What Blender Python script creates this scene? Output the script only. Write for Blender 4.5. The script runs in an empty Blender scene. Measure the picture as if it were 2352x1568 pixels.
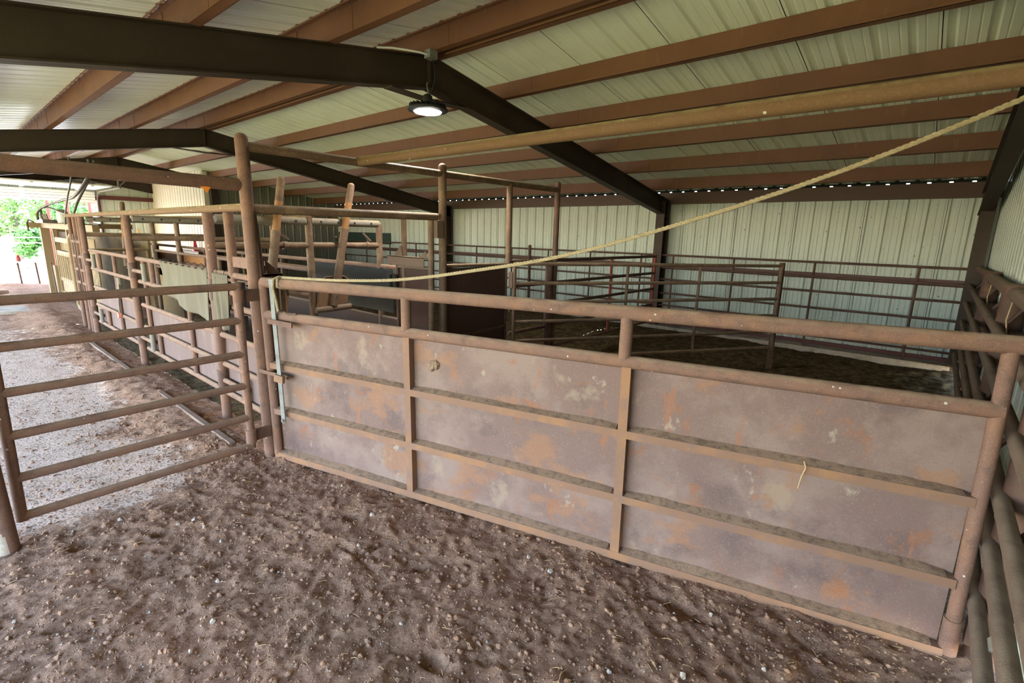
import bpy, math, random
import numpy as np
from mathutils import Vector, Matrix
random.seed(7); np.random.seed(7)
S = bpy.context.scene
COL = S.collection
PI = math.pi
V = Vector

# ------------------------------------------------------------------ camera, world, sun, exposure
cd = bpy.data.cameras.new('camera'); cam = bpy.data.objects.new('camera', cd); COL.objects.link(cam)
cd.sensor_width = 36.0; cd.lens = 17.406; cd.clip_start = 0.05; cd.clip_end = 400
yaw, pitch, roll = (math.radians(a) for a in (-40.38878, -12.14244, 1.40707))
fw = V((math.sin(yaw)*math.cos(pitch), math.cos(yaw)*math.cos(pitch), math.sin(pitch)))
rt0 = V((math.cos(yaw), -math.sin(yaw), 0)); up0 = rt0.cross(fw)
rt = math.cos(roll)*rt0 + math.sin(roll)*up0; up = -math.sin(roll)*rt0 + math.cos(roll)*up0
cam.matrix_world = Matrix(((rt.x, up.x, -fw.x, 0), (rt.y, up.y, -fw.y, 0), (rt.z, up.z, -fw.z, 1.667), (0, 0, 0, 1)))
S.camera = cam

w = bpy.data.worlds.new('sky'); S.world = w; w.use_nodes = True
wn = w.node_tree.nodes; wl = w.node_tree.links
bg = wn['Background']; sk = wn.new('ShaderNodeTexSky'); sk.sky_type = 'NISHITA'
sk.sun_disc = False; sk.sun_elevation = math.radians(62); sk.sun_rotation = math.radians(-80)
sk.air_density = 1.0; sk.dust_density = 0.3; sk.ozone_density = 2.5
tn = wn.new('ShaderNodeMix'); tn.data_type = 'RGBA'; tn.blend_type = 'MULTIPLY'; tn.inputs[0].default_value = 1.0
tn.inputs[7].default_value = (1.09, 1.0, .91, 1); wl.new(sk.outputs[0], tn.inputs[6]); wl.new(tn.outputs[2], bg.inputs[0]); bg.inputs[1].default_value = 0.95
ld = bpy.data.lights.new('sun', 'SUN'); ld.energy = 7.5; ld.angle = 0.009; ld.color = (1, .95, .87)
sun = bpy.data.objects.new('sun', ld); COL.objects.link(sun)
sun.rotation_euler = V((.36, -.10, -.93)).to_track_quat('-Z', 'Y').to_euler()
S.view_settings.view_transform = 'Standard'; S.view_settings.look = 'None'
S.view_settings.gamma = 1.0; S.view_settings.exposure = 2.35; S.view_settings.use_curve_mapping = False
S.cycles.max_bounces = 10; S.cycles.diffuse_bounces = 6; S.cycles.glossy_bounces = 3
S.cycles.transmission_bounces = 4; S.cycles.sample_clamp_indirect = 6.0; S.cycles.caustics_reflective = False
S.cycles.use_denoising = True

# ------------------------------------------------------------------ materials
MATS = {}
def mat(name, base, rough=.6, metal=0., layers=(), bump=0., bscale=60., emit=None, var=.0, vscale=3.0, dust=None, trans=0., spec=.14):
    """layers: (colour, noise scale, lo, hi, strength, kind) mixed over the base one after another."""
    m = bpy.data.materials.new(name); m.use_nodes = True; MATS[name] = m
    nt = m.node_tree; N = nt.nodes; L = nt.links; b = N['Principled BSDF']
    geo = N.new('ShaderNodeNewGeometry'); pos = geo.outputs['Position']
    def noise(sc, det=5., stretch=None, rg=.55):
        p = pos
        if stretch:
            mp = N.new('ShaderNodeMapping'); L.new(pos, mp.inputs[0]); mp.inputs['Scale'].default_value = stretch; p = mp.outputs[0]
        n = N.new('ShaderNodeTexNoise'); n.inputs['Scale'].default_value = sc; n.inputs['Detail'].default_value = det; n.inputs['Roughness'].default_value = rg
        L.new(p, n.inputs['Vector']); return n.outputs['Fac']
    def ramp(fac, lo, hi):
        r = N.new('ShaderNodeMapRange'); r.inputs[1].default_value = lo; r.inputs[2].default_value = hi
        r.interpolation_type = 'SMOOTHSTEP'; L.new(fac, r.inputs[0]); return r.outputs[0]
    c = N.new('ShaderNodeRGB'); c.outputs[0].default_value = (*base, 1); col = c.outputs[0]
    if var:
        mx = N.new('ShaderNodeMix'); mx.data_type = 'RGBA'; mx.blend_type = 'MULTIPLY'; mx.inputs[0].default_value = 1
        lo, hi = 1-var, 1+var
        r = N.new('ShaderNodeMapRange'); r.inputs[1].default_value = .3; r.inputs[2].default_value = .7
        r.inputs[3].default_value = lo; r.inputs[4].default_value = hi; L.new(noise(vscale, 8.), r.inputs[0])
        L.new(col, mx.inputs[6]); L.new(r.outputs[0], mx.inputs[7]); col = mx.outputs[2]
    for ly in layers:
        lc, sc, lo, hi, st = ly[:5]; kind = ly[5] if len(ly) > 5 else None
        if kind == 'spot':
            vo = N.new('ShaderNodeTexVoronoi'); vo.inputs['Scale'].default_value = sc
            L.new(pos, vo.inputs['Vector'])
            wn_ = N.new('ShaderNodeMath'); wn_.operation = 'SUBTRACT'
            sp = N.new('ShaderNodeSeparateColor'); L.new(vo.outputs['Color'], sp.inputs[0])
            # radius differs by cell, most cells stay empty
            rr = N.new('ShaderNodeMapRange'); rr.inputs[1].default_value = lo; rr.inputs[2].default_value = 1; rr.inputs[3].default_value = 0; rr.inputs[4].default_value = hi
            L.new(sp.outputs[0], rr.inputs[0]); L.new(rr.outputs[0], wn_.inputs[0]); L.new(vo.outputs['Distance'], wn_.inputs[1])
            f = ramp(wn_.outputs[0], 0, .05)
        else:
            f = ramp(noise(sc, 10., kind, .66), lo, hi)
        ml = N.new('ShaderNodeMath'); ml.operation = 'MULTIPLY'; L.new(f, ml.inputs[0]); ml.inputs[1].default_value = st
        mx = N.new('ShaderNodeMix'); mx.data_type = 'RGBA'; L.new(ml.outputs[0], mx.inputs[0]); L.new(col, mx.inputs[6])
        mx.inputs[7].default_value = (*lc, 1); col = mx.outputs[2]
    if dust:      # settled dust lies on what faces up
        sp = N.new('ShaderNodeSeparateXYZ'); L.new(geo.outputs['Normal'], sp.inputs[0])
        f = ramp(sp.outputs[2], .25, .95)
        ml = N.new('ShaderNodeMath'); ml.operation = 'MULTIPLY'; L.new(f, ml.inputs[0])
        nz = ramp(noise(9., 6.), .25, .6); m2 = N.new('ShaderNodeMath'); m2.operation = 'MULTIPLY'; L.new(nz, m2.inputs[0]); m2.inputs[1].default_value = dust[1]
        L.new(m2.outputs[0], ml.inputs[1])
        mx = N.new('ShaderNodeMix'); mx.data_type = 'RGBA'; L.new(ml.outputs[0], mx.inputs[0]); L.new(col, mx.inputs[6])
        mx.inputs[7].default_value = (*dust[0], 1); col = mx.outputs[2]
    L.new(col, b.inputs['Base Color'])
    b.inputs['Specular IOR Level'].default_value = spec; b.inputs['Roughness'].default_value = rough; b.inputs['Metallic'].default_value = metal
    if trans: b.inputs['Transmission Weight'].default_value = trans
    if bump:
        bp = N.new('ShaderNodeBump'); bp.inputs['Strength'].default_value = bump; bp.inputs['Distance'].default_value = .004
        L.new(noise(bscale, 6.), bp.inputs['Height']); L.new(bp.outputs[0], b.inputs['Normal'])
    if emit:
        b.inputs['Emission Color'].default_value = (*emit[0], 1); b.inputs['Emission Strength'].default_value = emit[1]
    return m
DUST = (.27, .185, .125)
pipe = mat('rusty_pipe', (.150, .082, .060), .8, .0, [((.20, .10, .06), 5, .45, .66, .7), ((.075, .047, .038), 14, .5, .68, .55), ((.55, .5, .44), 42, .95, .27, .7, 'spot'), ((.24, .155, .115), 150, .52, .7, .7)], .6, 140, dust=(DUST, .7))
pipe_far = mat('dull_pipe', (.125, .075, .050), .65, .0, [((.25, .16, .10), 6, .45, .7, .6), ((.33, .26, .15), 60, .52, .75, .5)], .4, 100, dust=((.30, .225, .14), .8))
pipe_dark = mat('dark_pipe', (.085, .046, .033), .6, .0, [((.17, .09, .06), 6, .45, .7, .6), ((.055, .04, .035), 18, .5, .7, .5)], .3, 100, dust=(DUST, .35))
pipe_dusty = mat('dust_coated_pipe', (.125, .082, .06), .9, .0, [((.11, .065, .05), 8, .5, .7, .5), ((.17, .12, .085), 50, .5, .7, .5)], .5, 160, dust=((.20, .145, .10), .8))
pipe_gold = mat('ochre_dusty_pipe', (.135, .075, .038), .8, .0, [((.16, .085, .06), 7, .48, .7, .6), ((.24, .165, .075), 90, .45, .8, .5), ((.6, .54, .44), 40, .95, .36, .8, 'spot')], .5, 150, dust=((.33, .26, .13), .85))
red_pipe = mat('red_painted_pipe', (.26, .05, .032), .5, .0, [((.10, .05, .04), 9, .5, .7, .6)], .2, 90)
galv = mat('galvanised_tube', (.17, .145, .118), .75, .1, [((.20, .16, .11), 6, .45, .68, .7), ((.5, .46, .38), 40, .55, .75, .4)], .2, 80, dust=((.34, .26, .17), .7))
rust_bare = mat('bare_rust', (.27, .13, .058), .7, .0, [((.14, .075, .045), 9, .45, .7, .6)], .4, 140)
sheet = mat('weathered_sheet_steel', (.150, .094, .078), .8, .0,
            [((.21, .142, .116), 1.7, .44, .60, .8), ((.088, .058, .054), 2.6, .53, .66, .6), ((.24, .115, .060), 2.1, .525, .60, .62, (1, 1, 1.35)),
             ((.22, .088, .038), 5, .575, .67, .6), ((.145, .055, .032), 170, .58, .66, .75), ((.25, .18, .125), 3.3, .59, .68, .6, (1, 1, .8)),
             ((.31, .245, .185), 7.5, .62, .69, .65, (1, 1, .8)), ((.24, .10, .05), 9, .61, .66, .6, (1, 1, .22)), ((.36, .31, .26), 60, .68, .72, .7), ((.20, .145, .12), 110, .54, .64, .55)], .3, 220)
sheet_far = mat('pale_lower_sheet', (.125, .080, .070), .85, .0, [((.185, .13, .113), 7, .45, .7, .7, (1, 1, .25)), ((.20, .10, .07), 4, .6, .75, .5)], .2, 200)
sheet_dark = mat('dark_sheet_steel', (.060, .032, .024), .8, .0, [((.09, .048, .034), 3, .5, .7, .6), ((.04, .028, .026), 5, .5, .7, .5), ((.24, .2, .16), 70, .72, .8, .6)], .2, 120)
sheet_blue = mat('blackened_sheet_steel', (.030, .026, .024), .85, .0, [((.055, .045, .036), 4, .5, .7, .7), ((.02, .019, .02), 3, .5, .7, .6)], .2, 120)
sheet_tan = mat('manure_coated_sheet', (.165, .105, .048), .85, .0, [((.075, .047, .02), 2.5, .48, .62, .8), ((.22, .155, .08), 12, .5, .7, .6)], .4, 60)
tan_paint = mat('tan_painted_steel', (.19, .122, .062), .7, .0, [((.11, .07, .038), 5, .55, .7, .6), ((.26, .18, .10), 30, .5, .7, .4)], .25, 90, dust=((.32, .235, .14), .6))
ledge = mat('dirt_on_ledges', (.235, .15, .10), .95, .0, [((.10, .068, .05), 30, .45, .65, .7)], .9, 150)
rail_rust = mat('rusty_square_tube', (.185, .102, .066), .8, .0, [((.25, .125, .062), 4, .45, .65, .75), ((.16, .10, .085), 9, .5, .68, .6), ((.5, .43, .36), 60, .66, .76, .5)], .3, 160, dust=((.24, .175, .125), .6))
zinc = mat('zinc_flat_bar', (.19, .18, .165), .7, .15, [((.13, .11, .085), 12, .48, .66, .6), ((.26, .27, .26), 60, .5, .7, .5)], .2, 160)
roof_m = mat('cream_roof_panel', (.80, .81, .69), .30, .0, [((.73, .74, .62), 1.5, .45, .7, .5)], spec=.45)
wall_m = mat('white_wall_panel', (.43, .455, .385), .42, .0, [((.37, .385, .31), 2, .5, .7, .4), ((.10, .075, .05), 26, .955, .34, .8, 'spot'), ((.11, .08, .055), 55, .95, .36, .75, 'spot')], spec=.35)
wall_cream = mat('cream_wall_panel', (.60, .52, .41), .45, .0, [((.50, .43, .34), 2, .45, .7, .4)])
wall_grey = mat('shadow_grey_panel', (.20, .19, .15), .45, .1, [((.21, .20, .16), 2, .45, .7, .5)])  # dark grey puts the shadow on the partition into its colour
seam_m = mat('dark_seam', (.02, .02, .018), .8)
purlin_m = mat('red_oxide_purlin', (.165, .073, .042), .55, .0, [((.125, .056, .034), 2.2, .45, .7, .6), ((.25, .125, .065), 16, .56, .74, .5, (1, 1, .2))], .12, 90)
purlin_lit = purlin_m
rafter_m = mat('dark_primer_rafter', (.044, .030, .021), .5, .0, [((.07, .047, .032), 1.6, .45, .7, .7), ((.12, .088, .06), 6, .64, .76, .35), ((.09, .055, .03), 40, .58, .74, .4)], .15, 120)
concrete = mat('dusty_concrete', (.34, .28, .23), .9, .0, [((.17, .115, .08), 5, .45, .65, .7), ((.55, .5, .45), 40, .5, .7, .5)], .4, 90)
stone_m = mat('pale_stone', (.34, .285, .25), .85, .0, [((.24, .175, .135), 30, .45, .65, .6)], .4, 90)
straw_m = mat('straw', (.40, .27, .14), .8, .0, [((.32, .22, .12), 30, .4, .65, .6)])
clod_m = mat('dirt_clod', (.26, .145, .094), .95, .0, [((.36, .22, .15), 30, .42, .65, .6)], .8, 180)
canvas = mat('grey_plastic_sheet', (.118, .096, .068), .95, .0, [((.145, .12, .08), 3, .45, .7, .6), ((.09, .088, .078), 6, .5, .7, .5)], .15, 60)
rope_m = mat('tan_rope', (.30, .235, .145), .9, .0, [((.22, .165, .095), 60, .42, .62, .7)], .6, 300)
black = mat('black_rubber', (.028, .026, .024), .55)
hose_m = mat('dusty_hose', (.075, .06, .045), .55, .0, [((.16, .13, .09), 20, .5, .7, .6)])
white_p = mat('white_paint', (.78, .78, .75), .45)
grey_box = mat('galvanised_box', (.34, .35, .31), .4, .5, [((.22, .22, .19), 20, .45, .65, .5)])
green_m = mat('dark_green_board', (.035, .055, .045), .6)
red_m = mat('red_plastic', (.55, .055, .05), .45)
osb = mat('orange_board', (.30, .13, .055), .75, .0, [((.38, .19, .085), 16, .45, .66, .7), ((.30, .14, .06), 30, .5, .68, .5)], .3, 60)
yellow_m = mat('yellow_plastic', (.7, .5, .05), .4)
brick_red = mat('pinkish_red_paint', (.20, .035, .022), .5)
bark = mat('bark', (.15, .11, .08), .9, .0, [((.09, .065, .045), 14, .45, .65, .7)], .6, 40)
leaf_a = mat('mid_green_leaf', (.09, .20, .045), .5, .0, [((.14, .28, .07), 1.3, .45, .6, .7)])
leaf_b = mat('pale_green_leaf', (.19, .28, .08), .5, .0, [((.10, .2, .05), 1.1, .45, .6, .7)])
lens_m = mat('lit_lens', (.9, .9, .9), .4, emit=((1, .97, .9), 85.))
orange_m = mat('orange_plastic', (.75, .22, .03), .5)

# ------------------------------------------------------------------ mesh helpers
OFF = {}
class MB:
    def __init__(s): s.v = []; s.f = []; s.sm = []
    def add(s, vs, fs, smooth=False):
        o = len(s.v); s.v += [tuple(p) for p in vs]; s.f += [tuple(i+o for i in q) for q in fs]; s.sm += [smooth]*len(fs); return s
    def box(s, x0, x1, y0, y1, z0, z1):
        return s.add([(x, y, z) for z in (z0, z1) for y in (y0, y1) for x in (x0, x1)],
                     [(0, 2, 3, 1), (4, 5, 7, 6), (0, 1, 5, 4), (2, 6, 7, 3), (0, 4, 6, 2), (1, 3, 7, 5)])
    def obox(s, p, q, up, wd, ht):     # bar from p to q, up vector, width across, height along up
        p, q, up = V(p), V(q), V(up); d = (q-p).normalized(); sd = d.cross(up).normalized(); u = sd.cross(d).normalized()
        vs = [c + sd*a*wd/2 + u*b*ht/2 for c in (p, q) for a, b in ((-1, -1), (1, -1), (1, 1), (-1, 1))]
        return s.add(vs, [(0, 1, 2, 3), (7, 6, 5, 4), (0, 4, 5, 1), (1, 5, 6, 2), (2, 6, 7, 3), (3, 7, 4, 0)])
    def tube(s, p, q, r, r2=None, n=14, caps=True):
        p, q = V(p), V(q); r2 = r if r2 is None else r2
        d = (q-p).normalized(); a = d.cross(V((0, 0, 1)) if abs(d.z) < .9 else V((1, 0, 0))).normalized(); b = d.cross(a)
        ring = lambda c, rr: [c + (a*math.cos(t)+b*math.sin(t))*rr for t in (2*PI*k/n for k in range(n))]
        A, B = ring(p, r), ring(q, r2)
        s.add(A+B, [(k, n+k, n+(k+1) % n, (k+1) % n) for k in range(n)], True)
        if caps: s.add(A, [tuple(range(n))]); s.add(B, [tuple(reversed(range(n)))])
        return s
    def path(s, pts, r, n=10, caps=True):
        pts = [V(p) for p in pts]; m = len(pts); rings = []; a = None
        for i, p in enumerate(pts):
            d = (pts[min(i+1, m-1)]-pts[max(i-1, 0)]).normalized()
            if a is None: a = d.cross(V((0, 0, 1)) if abs(d.z) < .9 else V((1, 0, 0))).normalized()
            a = (a - d*a.dot(d)).normalized(); b = d.cross(a); rr = r(i/(m-1)) if callable(r) else r
            rings.append([p + (a*math.cos(2*PI*k/n)+b*math.sin(2*PI*k/n))*rr for k in range(n)])
        s.add([p for R in rings for p in R], [(i*n+k, (i+1)*n+k, (i+1)*n+(k+1) % n, i*n+(k+1) % n) for i in range(m-1) for k in range(n)], True)
        if caps: s.add(rings[0], [tuple(range(n))]); s.add(rings[-1], [tuple(reversed(range(n)))])
        return s
    def dome(s, p, r, h, n=14, k=4):
        p = V(p); vs = []; fs = []
        for j in range(k):
            t = j/k*PI/2
            vs += [p + V((math.cos(t)*r*math.cos(2*PI*i/n), math.cos(t)*r*math.sin(2*PI*i/n), math.sin(t)*h)) for i in range(n)]
        vs.append(p+V((0, 0, h)))
        for j in range(k-1): fs += [(j*n+i, j*n+(i+1) % n, (j+1)*n+(i+1) % n, (j+1)*n+i) for i in range(n)]
        fs += [((k-1)*n+i, (k-1)*n+(i+1) % n, k*n) for i in range(n)]
        return s.add(vs, fs, True)
    def lathe(s, c, prof, n=24, smooth=True):
        c = V(c); vs = [c+V((r*math.cos(2*PI*i/n), r*math.sin(2*PI*i/n), z)) for r, z in prof for i in range(n)]
        s.add(vs, [(j*n+i, j*n+(i+1) % n, (j+1)*n+(i+1) % n, (j+1)*n+i) for j in range(len(prof)-1) for i in range(n)], smooth)
        if prof[0][0] > 1e-4: s.add(vs[:n], [tuple(reversed(range(n)))])
        if prof[-1][0] > 1e-4: s.add(vs[-n:], [tuple(range(n))])
        return s
    def plate(s, pts, th):    # flat polygon thickened along its normal
        pts = [V(p) for p in pts]; nrm = (pts[1]-pts[0]).cross(pts[2]-pts[0]).normalized()*th/2; n = len(pts)
        return s.add([p+nrm for p in pts]+[p-nrm for p in pts], [tuple(range(n)), tuple(reversed(range(n, 2*n)))] + [(i, n+i, n+(i+1) % n, (i+1) % n) for i in range(n)])
    def build(s, name, m, parent=None, **kw):
        off = OFF.get(parent.name, V()) if parent else V(kw.pop('origin', (0, 0, 0)))
        me = bpy.data.meshes.new(name); me.from_pydata([tuple(V(p)-off) for p in s.v], [], s.f)
        me.polygons.foreach_set('use_smooth', s.sm); me.materials.append(m); me.update()
        o = bpy.data.objects.new(name, me); COL.objects.link(o)
        if parent: o.parent = parent
        else: o.location = off
        OFF[o.name] = off
        tag(o, **kw); return o
def tag(o, label=None, cat=None, group=None, kind=None):
    for k, v in (('label', label), ('category', cat), ('group', group), ('kind', kind)):
        if v: o[k] = v
def thing(name, loc, label, cat, group=None, kind=None):
    o = bpy.data.objects.new(name, None); COL.objects.link(o); o.location = loc; OFF[o.name] = V(loc)
    o.empty_display_size = .1; tag(o, label, cat, group, kind); return o
def tubeobj(name, p, q, r, m, parent=None, **kw): return MB().tube(p, q, r, n=16).build(name, m, parent, **kw)
def struct(name, mb, m, label=None, cat=None, group=None, parent=None):
    return mb.build(name, m, parent, label=label, cat=cat, group=group, kind='structure')

def vnoise(x, y, sc, seed):
    xs, ys = x*sc+seed*17.3, y*sc+seed*9.1
    xi, yi = np.floor(xs).astype(int), np.floor(ys).astype(int); fx, fy = xs-xi, ys-yi
    fx = fx*fx*(3-2*fx); fy = fy*fy*(3-2*fy)
    def h(a, b):
        n = (a*374761393 + b*668265263 + seed*1442695) & 0x7fffffff
        n = ((n ^ (n >> 13))*1274126177) & 0x7fffffff
        return ((n ^ (n >> 16)) & 0xffff)/65535.
    return (h(xi, yi)*(1-fx)+h(xi+1, yi)*fx)*(1-fy) + (h(xi, yi+1)*(1-fx)+h(xi+1, yi+1)*fx)*fy
# ------------------------------------------------------------------ building shell
RY = 3.36                                   # ridge line
def zr(y): return 3.297 - .169*abs(y-RY)    # top of the rafters
ZROOF = .186                                # purlin depth
XE, XW, YB, YO = .455, -20.2, 9.08, -2.40   # right end wall, far end wall, back wall, open front
RIB = .2290
def rib_profile(u0, u1, rib=RIB, ph=0., seams=True):
    pts = []; k = math.floor((u0-ph)/rib)
    while k*rib+ph < u1:
        c = k*rib+ph
        if seams and k % 4 == 0: pts += [(c-.0605, 0), (c-.060, .012), (c-.055, .012), (c-.0545, 0)]
        pts += [(c-.032, 0), (c-.014, .019), (c+.014, .019), (c+.032, 0)]
        for t in (.078, .150): pts += [(c+t-.008, 0), (c+t, .004), (c+t+.008, 0)]
        k += 1
    return sorted([p for p in pts if u0 < p[0] < u1] + [(u0, 0), (u1, 0)])
def ribbed(fn, u0, u1, name, m, v0=0., v1=1., nv=1, rib=RIB, ph=0., **kw):
    pr = rib_profile(u0, u1, rib, ph); n = len(pr); mb = MB()
    vs = [fn(u, h, v0+(v1-v0)*j/nv) for j in range(nv+1) for u, h in pr]
    fs = [(j*n+i, j*n+i+1, (j+1)*n+i+1, (j+1)*n+i) for j in range(nv) for i in range(n-1)]
    mb.add(vs, fs); o = mb.build(name, m, **kw); o.data.materials.append(seam_m)
    for f in o.data.polygons:     # the lap joint between two sheets is a dark slit
        i = f.index % (n-1)
        if abs(pr[i][1]-.012) < 1e-6 or abs(pr[i+1][1]-.012) < 1e-6: f.material_index = 1
    return o
for nm, ya, yb in (('ceiling', RY, 9.13), ('ceiling', YO-.25, RY)):
    ribbed(lambda u, h, v: (u, ya+(yb-ya)*v, zr(ya+(yb-ya)*v)+ZROOF+h), XW-.2, XE+.1, nm, roof_m, rib=.2263, ph=-.200, kind='structure')
ribbed(lambda u, h, v: (u, YB+h, .10+v*2.36), XW, XE, 'wall_back', wall_m, kind='structure')
ribbed(lambda u, h, v: (XE+h, u, .06+v*(zr(u)+ZROOF-.06)), YO, YB, 'wall_right', wall_m, kind='structure')
# far end wall with the overhead door opening (y -1.2 .. 3.66, up to z 2.40)
DY0, DY1, DZ = -1.6, 3.66, 2.40
ribbed(lambda u, h, v: (XW-h, u, v*(zr(u)+ZROOF)), DY1, YB, 'wall_end', wall_m, kind='structure')
ribbed(lambda u, h, v: (XW-h, u, DZ+v*(zr(u)+ZROOF-DZ)), DY0, DY1, 'wall_end', wall_m, kind='structure')
ribbed(lambda u, h, v: (XW-h, u, v*(zr(u)+ZROOF)), YO, DY0, 'wall_end', wall_m, kind='structure')
# enclosed room in the far corner
RX, RYW = -15.47, 5.14
ribbed(lambda u, h, v: (RX+h, u, v*(zr(u)+ZROOF-.01)), RYW, YB, 'wall_partition', wall_grey, kind='structure')
ribbed(lambda u, h, v: (u, RYW+h, v*(zr(RYW)+ZROOF-.01)), XW, RX, 'wall_partition', wall_cream, kind='structure')
mb = MB().box(RX-.01, RX+.012, RYW-.012, RYW+.10, 0, zr(RYW)+.15); struct('trim_1', mb, wall_cream)
mb = MB().box(RX, RX+.16, RYW+.12, RYW+.30, 0, zr(RYW)); struct('column', mb, rafter_m, 'dark steel column standing against the grey partition corner', 'column')
# rafters and columns
RX_ALL = (.32, -4.0, -9.86, -15.72, -20.08)
RLAB = ['dark steel rafter running up the right-hand end wall', 'biggest dark rafter crossing above the lamp, over the panelled gate', 'second dark rafter beyond the lamp, over the chute levers',
        'third dark rafter near the cream room', 'dark end rafter above the overhead door']
def rafter(x, lab):
    r = thing('rafter', (x, RY, 3.3), lab, 'rafter', 'dark steel rafters', 'structure')
    web, fl = MB(), MB(); D = .285
    ys = [YO+.02, RY, 9.0]
    top = [(x, y, zr(y)) for y in ys]; bot = [(x, y, zr(y)-D) for y in ys]
    for i in (0, 1):
        web.add([(x+dx, p[1], p[2]) for dx in (-.004, .004) for p in (top[i], top[i+1], bot[i+1], bot[i])],
                [(0, 1, 2, 3), (7, 6, 5, 4), (0, 4, 5, 1), (3, 2, 6, 7), (1, 5, 6, 2), (0, 3, 7, 4)])
        fl.obox(V(top[i])-V((0, 0, .006)), V(top[i+1])-V((0, 0, .006)), (0, 0, 1), .135, .011)
        fl.obox(V(bot[i])+V((0, 0, .006)), V(bot[i+1])+V((0, 0, .006)), (0, 0, 1), .135, .011)
    web.build('web', rafter_m, r); fl.build('flange', rafter_m, r)
    g = MB()   # haunch under the ridge and the stiffener line
    g.plate([(x, RY-.46, zr(RY-.46)-D), (x, RY+.46, zr(RY+.46)-D), (x, RY+.3, zr(RY)-D-.075), (x, RY-.3, zr(RY)-D-.075)], .01)
    g.obox((x, RY-.46, zr(RY-.46)-D-.002), (x, RY, zr(RY)-D-.095), (0, 0, 1), .12, .01)
    g.obox((x, RY, zr(RY)-D-.095), (x, RY+.46, zr(RY+.46)-D-.002), (0, 0, 1), .12, .01)
    g.box(x-.05, x+.05, RY-.005, RY+.005, zr(RY)-D, zr(RY)-.01)
    g.build('haunch', rafter_m, r)
for x, lab in zip(RX_ALL, RLAB): rafter(x, lab)
def column(x, y, h, lab, sgn=-1, wd=.16):
    c = thing('column', (x, y, 0), lab, 'column', 'dark steel wall columns', 'structure')
    MB().box(x-.004, x+.004, y-.11, y+.11, 0, h).build('web', rafter_m, c)
    MB().box(x-wd/2, x+wd/2, y-.12, y-.108, 0, h).build('flange', rafter_m, c)
    MB().box(x-wd/2, x+wd/2, y+.108, y+.12, 0, h).build('flange', rafter_m, c)
    MB().box(x-.11, x+.11, y-.14, y+.14, 0, .014).build('base_plate', rafter_m, c)
column(-4.0, 8.88, 2.33, 'dark steel column behind the barred pen gates on the back wall')
column(-9.86, 8.88, 2.33, 'dark steel column on the back wall behind the tall pipe post')
column(.34, 8.88, 2.33, 'dark steel column in the right-hand corner', wd=.14)
for x in RX_ALL[:4]:
    column(x, YO+.12, zr(YO+.1), 'dark steel column on the open side of the shed')
# purlins, one line each
def purlin(y, lab, lip_cam=False, dark=False):
    p = thing('purlin', (-9.9, y, zr(y)), lab, 'purlin', 'red oxide roof purlins', 'structure')
    z0, z1 = zr(y)+.002, zr(y)+ZROOF-.004; x0, x1 = XW, XE-.02
    tl = -1 if lip_cam else 1
    mb = MB(); mb.box(x0, x1, y-.0015, y+.0015, z0, z1)
    mb.box(x0, x1, min(y, y+tl*.07), max(y, y+tl*.07), z1-.003, z1)
    mb.box(x0, x1, min(y, y-tl*.07), max(y, y-tl*.07), z0, z0+.003)
    mb.box(x0, x1, *sorted((y+tl*.07, y+tl*.067)), z1-.022, z1)
    mb.box(x0, x1, *sorted((y-tl*.07, y-tl*.067)), z0, z0+.02)
    mb.build('z_section', purlin_m, p)
    mb = MB()   # lap joints over the rafters
    for rx in RX_ALL[1:4]:
        for dx in (-.42, .42): mb.box(rx+dx-.004, rx+dx+.004, y-.005, y+.005, z0+.004, z1-.004)
    mb.build('lap_joint', purlin_m, p)
    if lip_cam and y > 0:
        mb = MB(); k = -15.6
        while k < -1.0:
            mb.tube((k, y-.045, z1-.055), (k, y-.045, z1), .0028, n=5); k += .305
        mb.build('screw_row', galv, p, kind='stuff')
for i, y in enumerate((3.47, 4.42, 5.33, 6.31, 7.27, 8.26)):
    purlin(y, ['brown purlin along the ridge on the back-wall slope', 'first brown purlin down from the ridge on the back-wall slope', 'second brown purlin down from the ridge on the back-wall slope',
               'third brown purlin down from the ridge on the back-wall slope', 'fourth brown purlin down from the ridge on the back-wall slope', 'lowest brown purlin above the eave strut of the back wall'][i])
for i, y in enumerate((3.25, 2.30, 1.32, .35, -.62, -1.58)):
    purlin(y, ['brown purlin along the ridge on the open-side slope, with a row of screws', 'first brown purlin down from the ridge on the open-side slope', 'second brown purlin down from the ridge on the open-side slope',
               'third brown purlin down from the ridge on the open-side slope', 'fourth purlin down on the open-side slope', 'lowest purlin on the open-side slope'][i], True)
ze = zr(YB)+ZROOF
def eave(y, s, lab):
    z1 = zr(y)+ZROOF-.045
    mb = MB().box(XW, XE, y-.002, y+.002, z1-.20, z1).box(XW, XE, *sorted((y, y+s*.08)), z1-.004, z1).box(XW, XE, *sorted((y, y+s*.08)), z1-.20, z1-.196)
    struct('eave_strut', mb, mat('eave_strut_%d' % s, (.10, .06, .045), .55), lab, 'beam')
eave(YB-.085, 1, 'dark brown eave strut along the top of the back wall')
eave(YO, -1, 'dark brown eave strut along the open side')
mb = MB(); u = XW     # closure strip with a daylight slot at each rib
mb.box(XW, XE, YB-.035, YB-.025, 2.38, 2.489).box(XW, XE, YB-.035, YB-.025, 2.502, 2.545)
while u < XE:
    mb.box(u, min(u+.188, XE), YB-.035, YB-.025, 2.489, 2.502); u += RIB
struct('trim_2', mb, seam_m)
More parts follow.
